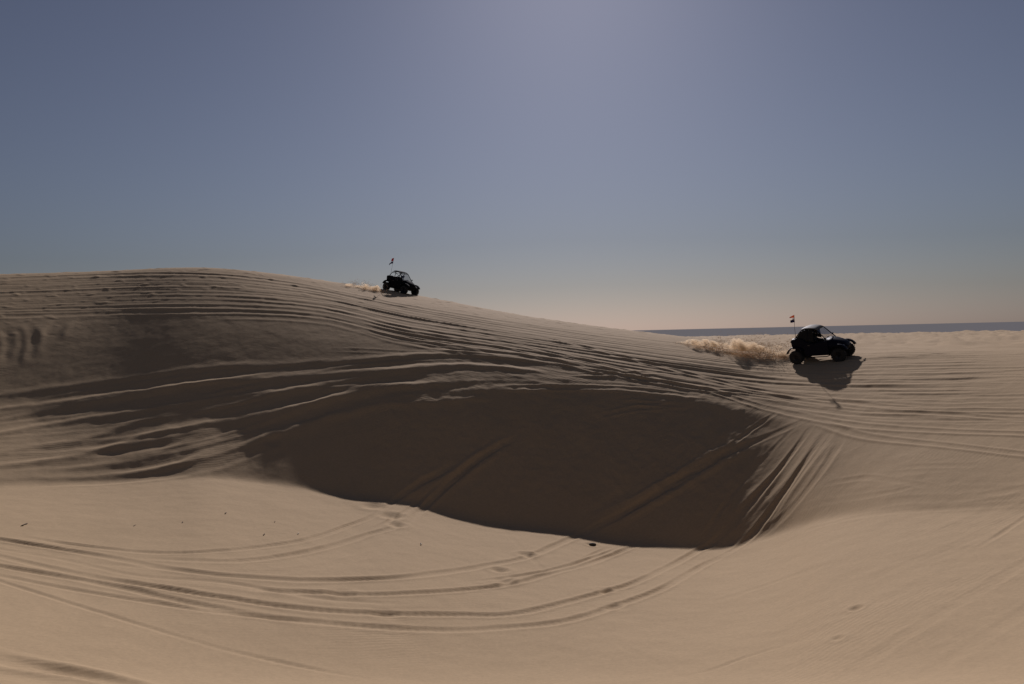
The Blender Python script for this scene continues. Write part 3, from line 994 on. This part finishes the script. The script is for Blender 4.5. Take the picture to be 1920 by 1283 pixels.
        for xs, top in ((WB/2-0.02, (WB/2-0.12, s*0.40, 0.92)), (-WB/2+0.10, (-0.78, s*0.48, 1.02))):
            bm = bmesh.new()
            p0 = Vector((xs, s*0.52, 0.42)); p1 = Vector(top)
            add_tube(bm, [p0, p1], 0.02)
            coil = []
            axd = (p1-p0).normalized(); uu = axd.orthogonal().normalized(); vv = axd.cross(uu)
            for k in range(49):
                q = k/48
                coil.append(p0.lerp(p1, 0.15+0.75*q) + (uu*math.cos(q*38)+vv*math.sin(q*38))*0.05)
            add_tube(bm, coil, 0.008, 5)
            obj('shock_absorber', bm, M_METAL, t)
    # bumper, grille, lamps
    bm = bmesh.new()
    add_tube(bm, rounded([(1.15,-0.30,0.50),(1.50,-0.26,0.50),(1.52,-0.22,0.74),(1.52,0.22,0.74),(1.50,0.26,0.50),(1.15,0.30,0.50)], cut=0.15), 0.02)
    add_tube(bm, [(1.50,-0.26,0.50),(1.50,0.26,0.50)], 0.02)
    obj('front_bumper', bm, M_TUBE, t, True)
    bm = bmesh.new()
    for k in range(5): box(bm, (1.435, 0, 0.58+0.03*k), (0.02, 0.44, 0.012), 0)
    obj('grille', bm, M_PLAS, t)
    for s in (-1, 1):
        bm = bmesh.new()
        side_prism(bm, [(1.30,0.80),(1.44,0.76),(1.42,0.86),(1.28,0.92)], s*0.38, s*0.55, 0.25, 0.008)
        hl = obj('headlight', bm, M_LENS, t)
        bm = bmesh.new(); box(bm, (-1.405, s*0.52, 1.22), (0.02, 0.12, 0.05), 0.006)
        obj('tail_light', bm, M_TAIL, t)
        bm = bmesh.new()
        add_tube(bm, [(0.44,s*0.56,1.28),(0.46,s*0.72,1.30)], 0.01, 6)
        box(bm, (0.46, s*0.76, 1.31), (0.03, 0.14, 0.09), 0.01)
        obj('side_mirror', bm, M_PLAS, t)
    bm = bmesh.new()
    add_tube(bm, rounded([(-1.25,-0.3,0.55),(-1.45,-0.3,0.55),(-1.45,0.3,0.55),(-1.25,0.3,0.55)], cut=0.15), 0.02)
    box(bm, (-1.38, 0, 0.78), (0.10, 0.36, 0.12), 0.03)
    obj('rear_bumper', bm, M_TUBE, t)
    # wheels
    tm = None
    for fx in (1, -1):
        for s in (-1, 1):
            if tm is None:
                ty = obj('tyre', tyre_mesh(), M_TYRE)
                ri = obj('rim', rim_mesh(), M_RIM, smooth=True)
                tm, rm = ty.data, ri.data
            else:
                ty = bpy.data.objects.new('tyre', tm); COL.objects.link(ty)
                ri = bpy.data.objects.new('rim', rm); COL.objects.link(ri)
            wh = empty('wheel'); wh.parent = t
            wh.location = (fx*WB/2, s*TRK/2, 0.375)
            if fx > 0: wh.rotation_euler = (0, 0, steer)
            ty.parent = wh; ri.parent = wh
    # whip with flags
    base, top, hv = whip
    bm = bmesh.new()
    b0, t0 = Vector(base), Vector(top)
    mid = b0.lerp(t0, 0.55) + Vector((-0.03, 0, 0))
    add_tube(bm, [b0, mid, t0], [0.014, 0.010, 0.008], 6)
    wp = obj('flag_whip', bm, M_WHIP, t)
    for (fr, ln, ht, tp, mt, dr_, ph) in flags:
        bm = bmesh.new()
        p = b0.lerp(t0, fr)
        wave_flag(bm, p, ln, ht, hv, 0.05, tp, ph, dr_)
        obj('flag', bm, mt, wp, True)
    return t

def place(t, x, y, yaw, scale=0.96, sink=0.03):
    n = normal(x, y, 1.0)
    f = Vector((math.cos(yaw), math.sin(yaw), 0))
    f = (f - n*f.dot(n)).normalized()
    l = n.cross(f)
    m = Matrix((f, l, n)).transposed().to_4x4()
    # rest the lowest wheels in the sand
    best = -1e9
    hs = []
    for a in (WB/2, -WB/2):
        for b in (-TRK/2, TRK/2):
            p = m @ Vector((a, b, 0))
            hs.append(ground(x+p.x, y+p.y) - p.z)
    m.translation = Vector((x, y, sum(hs)/4 - sink))
    m = m @ Matrix.Scale(scale, 4)
    t.matrix_world = m
    return m

def driver(buggy_m, label):
    """seated figure gripping the steering wheel, in buggy coordinates"""
    root = empty('person')
    tag(root, label, 'person')
    root.matrix_world = buggy_m
    J = {'pel': (-0.30,0.27,0.72), 'sp': (-0.36,0.27,0.98), 'ch': (-0.38,0.27,1.16), 'nk': (-0.36,0.27,1.31), 'hd': (-0.32,0.27,1.38)}
    V = []; E = []; Rd = []
    def v(p, r_): V.append(p); Rd.append(r_); return len(V)-1
    pel = v(J['pel'], (0.15,0.14)); sp = v(J['sp'], (0.14,0.13)); ch = v(J['ch'], (0.17,0.14)); nk = v(J['nk'], (0.06,0.06)); hd = v(J['hd'], (0.07,0.07))
    E += [(pel,sp),(sp,ch),(ch,nk),(nk,hd)]
    for s in (-1, 1):
        sh = v((-0.38,0.27+s*0.20,1.18),(0.07,0.07)); el = v((-0.12,0.27+s*0.27,0.98),(0.05,0.05)); wr = v((0.17,0.27+s*0.17,1.05),(0.034,0.034))
        E += [(ch,sh),(sh,el),(el,wr)]
        hp = v((-0.26,0.27+s*0.10,0.71),(0.10,0.10)); kn = v((0.14,0.27+s*0.14,0.82),(0.075,0.075)); an = v((0.38,0.27+s*0.12,0.56),(0.05,0.05)); to = v((0.50,0.27+s*0.12,0.60),(0.04,0.035))
        E += [(pel,hp),(hp,kn),(kn,an),(an,to)]
    me = bpy.data.meshes.new('body'); me.from_pydata(V, E, [])
    o = bpy.data.objects.new('body', me); COL.objects.link(o); o.parent = root
    md = o.modifiers.new('skin', 'SKIN')
    for i, sv in enumerate(me.skin_vertices[0].data): sv.radius = Rd[i]
    me.skin_vertices[0].data[0].use_root = True
    sb = o.modifiers.new('sub', 'SUBSURF'); sb.levels = 2; sb.render_levels = 2
    me.materials.append(M_CLOTH)
    for s in (-1, 1):
        V2 = []; E2 = []; R2 = []
        c = Vector((0.17, 0.27+s*0.17, 1.05)); k0 = c + Vector((0.07, 0, 0.0))
        V2.append(c); R2.append(0.028); V2.append(k0); R2.append(0.034); E2.append((0, 1))
        for q in range(4):
            b = k0 + Vector((0.03, 0, 0.03-0.02*q)); L_ = (0.030, 0.034, 0.031, 0.025)[q]
            i0 = len(V2); V2 += [b, b+Vector((L_, s*0.005, 0.0)), b+Vector((L_*0.8, -s*0.0, -0.024))]; R2 += [0.010, 0.009, 0.008]
            E2 += [(1, i0), (i0, i0+1), (i0+1, i0+2)]
        i0 = len(V2); V2 += [k0+Vector((0.0,-s*0.03,0.02)), k0+Vector((0.02,-s*0.045,0.025))]; R2 += [0.011, 0.009]; E2 += [(1,i0),(i0,i0+1)]
        mh = bpy.data.meshes.new('hand'); mh.from_pydata([tuple(p) for p in V2], E2, [])
        oh = bpy.data.objects.new('glove', mh); COL.objects.link(oh); oh.parent = root
        oh.modifiers.new('skin', 'SKIN')
        for i, sv in enumerate(mh.skin_vertices[0].data): sv.radius = (R2[i], R2[i])
        mh.skin_vertices[0].data[0].use_root = True
        oh.modifiers.new('sub', 'SUBSURF').render_levels = 1
        mh.materials.append(M_CLOTH)
    bm = bmesh.new()
    bmesh.ops.create_uvsphere(bm, u_segments=24, v_segments=16, radius=0.14)
    for q in bm.verts:
        q.co = Vector((q.co.x*1.08 + (0.04 if q.co.z < -0.03 and q.co.x > 0 else 0), q.co.y*0.92, q.co.z)) + Vector((-0.30, 0.27, 1.50))
    he = obj('helmet', bm, M_HELM, root, True)
    bm = bmesh.new()
    loft(bm, [[(-0.19+0.02*abs(k-3), 0.27+(k-3)*0.036, z) for k in range(7)] + [(-0.155+0.0*abs(k-3)-0.008*(k-3)**2, 0.27+(k-3)*0.036, z) for k in range(6, -1, -1)] for z in (1.46, 1.54)])
    obj('visor', bm, M_PLAS, he)
    return root

RB = at_px(1543, 674)
navy = buggy(M_NAVY, M_ROOFL, 'dark navy open dune buggy with pale roof trailing thrown sand on the lower bench',
    [(0.95, 0.27, 0.16, 0.75, M_ORANGE, 0.12, 0.3), (0.80, 0.24, 0.17, 0.2, M_NAVYF, 0.15, 1.8), (0.86, 0.12, 0.12, 0.1, M_WHITEF, 0.2, 0.9)],
    ((-1.18, -0.35, 1.10), (-1.02, -0.40, 2.70), (-0.95, -0.25, 0)), steer=R(10), cab_shade=True)
mN = place(navy, RB[0], RB[1], R(-42))
driver(mN, 'person in dark helmet and jacket driving the navy buggy on the bench')
LB = at_px(750, 545)
black = buggy(M_BLACK, M_BLACK, 'small black open dune buggy running down the skyline crest of the tall dune',
    [(0.92, 0.26, 0.30, 0.3, M_RED, 0.5, 0.3), (0.78, 0.40, 0.20, 0.4, M_NAVYF, 0.6, 1.8)],
    ((-1.22, -0.35, 1.10), (-1.10, -0.40, 3.0), (-0.95, -0.25, 0)), steer=R(5))
mB = place(black, LB[0], LB[1], R(-38), 0.79)
driver(mB, 'person in dark helmet and jacket driving the black buggy on the crest')
print('BUGGY', RB, LB, ground(*RB), ground(*LB))

# ------------------------------------------------------------------ thrown sand
def spray(name, label, blobs, n, seed, smin=0.012, smax=0.05):
    """clods and grains in the air: many small irregular tetrahedra"""
    r = np.random.default_rng(seed)
    W = np.array([b[4] for b in blobs]); W = W / W.sum()
    idx = r.choice(len(blobs), n, p=W)
    C = np.array([b[0] for b in blobs])[idx]
    S = np.array([b[1] for b in blobs])[idx]
    A = np.array([b[2] for b in blobs])[idx]
    B = np.array([b[3] for b in blobs])[idx]
    g = r.normal(size=(n, 3))
    # clumpy rather than gaussian-smooth: pull points towards random sub-centres
    sub = r.normal(size=(260, 3)) * 0.85
    pick = r.integers(0, 260, n)
    g = sub[pick] * 0.9 + g * (0.10 + 0.35 * r.random(n)[:, None] ** 3)
    g[:, 2] = np.abs(g[:, 2])
    P = C + g * S
    # drop grains below ground
    gz = np.array(surf(P[:, 0], P[:, 1])) + EYE.z
    P[:, 2] = np.maximum(P[:, 2], gz + 0.0)
    size = smin + (smax - smin) * r.random(n) ** 3.0
    tet = np.array([(1,1,1),(-1,-1,1),(-1,1,-1),(1,-1,-1)], float)
    q = r.normal(size=(n, 4)); q /= np.linalg.norm(q, axis=1)[:, None]
    w_, x_, y_, z_ = q.T
    Rm = np.stack([1-2*(y_*y_+z_*z_), 2*(x_*y_-z_*w_), 2*(x_*z_+y_*w_), 2*(x_*y_+z_*w_), 1-2*(x_*x_+z_*z_), 2*(y_*z_-x_*w_),
                   2*(x_*z_-y_*w_), 2*(y_*z_+x_*w_), 1-2*(x_*x_+y_*y_)], 1).reshape(n, 3, 3)
    vs = np.einsum('nij,kj->nki', Rm, tet) * size[:, None, None] * 0.6 * (0.7 + 0.6*r.random((n, 4, 1))) + P[:, None, :]
    F = (np.arange(n)[:, None, None]*4 + np.array([(0,1,2),(0,3,1),(0,2,3),(1,3,2)])[None]).reshape(-1, 3)
    me = bpy.data.meshes.new(name)
    me.from_pydata(vs.reshape(-1, 3).tolist(), [], F.tolist())
    me.materials.append(M_SPRAY)
    o = bpy.data.objects.new(name, me); COL.objects.link(o)
    tag(o, label, 'sand spray', kind='stuff')
    return o

def spray_material():
    m = bpy.data.materials.new('flying_sand'); m.use_nodes = True
    n = m.node_tree; n.nodes.clear()
    o = n.nodes.new('ShaderNodeOutputMaterial')
    d = n.nodes.new('ShaderNodeBsdfDiffuse'); d.inputs[0].default_value = (0.62, 0.51, 0.39, 1)
    t = n.nodes.new('ShaderNodeBsdfTranslucent'); t.inputs[0].default_value = (0.72, 0.60, 0.46, 1)
    x = n.nodes.new('ShaderNodeMixShader'); x.inputs[0].default_value = 0.6
    n.links.new(d.outputs[0], x.inputs[1]); n.links.new(t.outputs[0], x.inputs[2]); n.links.new(x.outputs[0], o.inputs[0])
    return m
M_SPRAY = spray_material()

def puffs_px(lst):
    """(px, py of ground, height, length, depth, weight) -> blob tuples"""
    out = []
    for (px, py, h, l, dp, wt) in lst:
        x, y = at_px(px, py)
        if math.isnan(x): continue
        out.append(((x, y, ground(x, y)), (l, dp, h), 0, 0, wt))
    return out
rp = puffs_px([
  (1484,672,.22,.35,.3,1.0),(1468,670,.30,.45,.3,1.2),(1450,671,.42,.40,.35,1.6),(1432,672,.50,.40,.35,1.9),(1418,668,.45,.4,.35,1.4),
  (1400,660,.42,.5,.4,1.5),(1380,656,.40,.5,.4,1.2),(1362,656,.38,.45,.4,1.0),(1345,656,.30,.4,.4,.9),(1328,652,.26,.4,.35,.8),
  (1310,648,.16,.5,.35,.35),(1290,645,.12,.6,.35,.2),(1470,655,.34,.6,.4,1.0),(1440,652,.42,.6,.45,1.1),(1405,648,.45,.7,.5,.8),(1370,645,.35,.7,.5,.5),(1335,643,.25,.8,.5,.3)])
spray('thrown_sand', 'golden plume of sand clods thrown up behind the navy buggy', rp, 14000, 31, 0.006, 0.028)
lp = puffs_px([(712,547,.10,.5,.3,1),(700,543,.18,.5,.3,1.4),(686,540,.26,.4,.3,1.6),(664,534,.20,.4,.3,1.2)])
spray('thrown_sand', 'small pale puffs of sand thrown up behind the black buggy on the crest', lp, 2200, 32, 0.006, 0.024)

def dust(name, label, px0, py0, px1, py1, h, half, dens, seed):
    x0, y0 = at_px(px0, py0); x1, y1 = at_px(px1, py1)
    a = Vector((x0, y0, ground(x0, y0))); b = Vector((x1, y1, ground(x1, y1)))
    d = (b - a); L_ = d.length; f = d.normalized(); up = Vector((0, 0, 1)); up = (up - f*up.dot(f)).normalized(); sd_ = up.cross(f)
    bm = bmesh.new()
    bmesh.ops.create_icosphere(bm, subdivisions=4, radius=1.0)
    for v in bm.verts:
        u = v.co.x
        k = (0.45 + 0.55*(u+1)/2) if u < 0.4 else 0.86 - 0.55*(u-0.4)
        k *= 1 + 0.35*math.sin(u*9 + seed) + 0.2*math.sin(u*17 + seed*2 + v.co.y*3)
        v.co = Vector((u*L_/2, v.co.y*half*k, (max(v.co.z, -0.12))*h*k))
    m = bpy.data.materials.new('dust_cloud'); m.use_nodes = True
    n = m.node_tree; n.nodes.clear()
    o_ = n.nodes.new('ShaderNodeOutputMaterial'); pv = n.nodes.new('ShaderNodeVolumePrincipled')
    pv.inputs['Color'].default_value = (0.88, 0.72, 0.52, 1); pv.inputs['Anisotropy'].default_value = 0.4
    tc = n.nodes.new('ShaderNodeTexCoord'); no = n.nodes.new('ShaderNodeTexNoise')
    no.inputs['Scale'].default_value = 2.0; no.inputs['Detail'].default_value = 4; no.inputs['Roughness'].default_value = 0.6
    n.links.new(tc.outputs['Object'], no.inputs['Vector'])
    mr = n.nodes.new('ShaderNodeMapRange'); mr.inputs['From Min'].default_value = 0.46; mr.inputs['From Max'].default_value = 0.64
    mr.inputs['To Min'].default_value = 0.0; mr.inputs['To Max'].default_value = dens
    n.links.new(no.outputs['Fac'], mr.inputs['Value']); n.links.new(mr.outputs[0], pv.inputs['Density'])
    n.links.new(pv.outputs[0], o_.inputs['Volume'])
    o = obj(name, bm, m, None, True)
    mm = Matrix((f, sd_, up)).transposed().to_4x4(); mm.translation = (a + b)/2 + up*0.05
    o.matrix_world = mm
    tag(o, label, 'dust', kind='stuff')
dust('dust_cloud', 'soft tan dust hanging over the sand thrown up by the navy buggy', 1268, 643, 1498, 669, 0.62, 1.0, 6.0, 1.0)
dust('dust_cloud', 'thin pale dust drifting off the crest behind the black buggy', 645, 536, 722, 548, 0.40, 0.6, 5.0, 2.2)

# ------------------------------------------------------------------ twigs and bits on the sand
M_TWIG = mat('weathered_twig', (0.16, 0.115, 0.075), 0.9, var=0.3, vscale=40)
M_PALE = mat('bleached_twig', (0.55, 0.48, 0.36), 0.85, var=0.2, vscale=40)
M_STONE = mat('dark_stone', (0.06, 0.055, 0.045), 0.85, var=0.3, vscale=30)
def twig(px, py, ln, ang, r, m, label):
    ln *= 1.35; r *= 0.6; ang = -78 + ang * 0.1
    x, y = at_px(px, py)
    bm = bmesh.new()
    pts = []; rr = []
    for i in range(6):
        u = i/5 - 0.5
        pts.append((u*ln, math.sin(i*1.7+px)*ln*0.05, math.cos(i*2.1+py)*ln*0.03 + r*0.8)); rr.append(r*(1.0-0.5*abs(u)*1.4))
    add_tube(bm, pts, rr, 7)
    add_tube(bm, [pts[3], (pts[3][0]+ln*0.12, ln*0.14, r*1.8)], [r*0.5, r*0.3], 5)
    o = obj('twig', bm, m, smooth=True)
    n_ = normal(x, y, 0.3)
    f_ = Vector((math.cos(R(ang)), math.sin(R(ang)), 0)); f_ = (f_ - n_*f_.dot(n_)).normalized()
    mm = Matrix((f_, n_.cross(f_), n_)).transposed().to_4x4(); mm.translation = (x, y, ground(x, y))
    o.matrix_world = mm
    tag(o, label, 'twig', 'twigs scattered on the bowl floor')
twig(45,985,.26,-60,.035,M_TWIG,'thick dark twig lying alone at the far left edge of the bowl floor')
twig(423,963,.16,-40,.028,M_TWIG,'short dark twig on the bright sand just below the left end of the shadow')
twig(495,1003,.17,-50,.026,M_TWIG,'brown twig lying left of a pale bleached one on the bowl floor')
twig(559,1001,.18,-50,.022,M_PALE,'pale bleached twig lying right of a brown one on the bowl floor')
twig(789,1021,.22,-40,.03,M_PALE,'pale bleached twig lying just below the shadow near the crossing ruts')
twig(252,986,.15,-50,.018,M_TWIG,'thin brown twig on the smooth sand left of centre, above the long ruts')
twig(515,979,.14,-50,.018,M_TWIG,'tiny thin twig nearest the curved shadow edge, above the other twigs')
twig(342,980,.14,60,.018,M_TWIG,'tiny faint twig standing apart between the thin brown twig and the shadow end')
def stone(px, py, r, label):
    x, y = at_px(px, py)
    bm = bmesh.new(); bmesh.ops.create_icosphere(bm, subdivisions=2, radius=r)
    for v in bm.verts:
        k = 1 + 0.25*math.sin(v.co.x*37/r*0.1+px) + 0.2*math.cos(v.co.y*2.3/r)
        v.co = Vector((v.co.x*1.2*k, v.co.y*k, v.co.z*0.7))
    o = obj('stone', bm, M_STONE, smooth=True)
    o.location = (x, y, ground(x, y) + r*0.2)
    tag(o, label, 'stone', None)
stone(1111,1022,.09,'dark lump on the shadow edge where the ruts leave the shaded face')
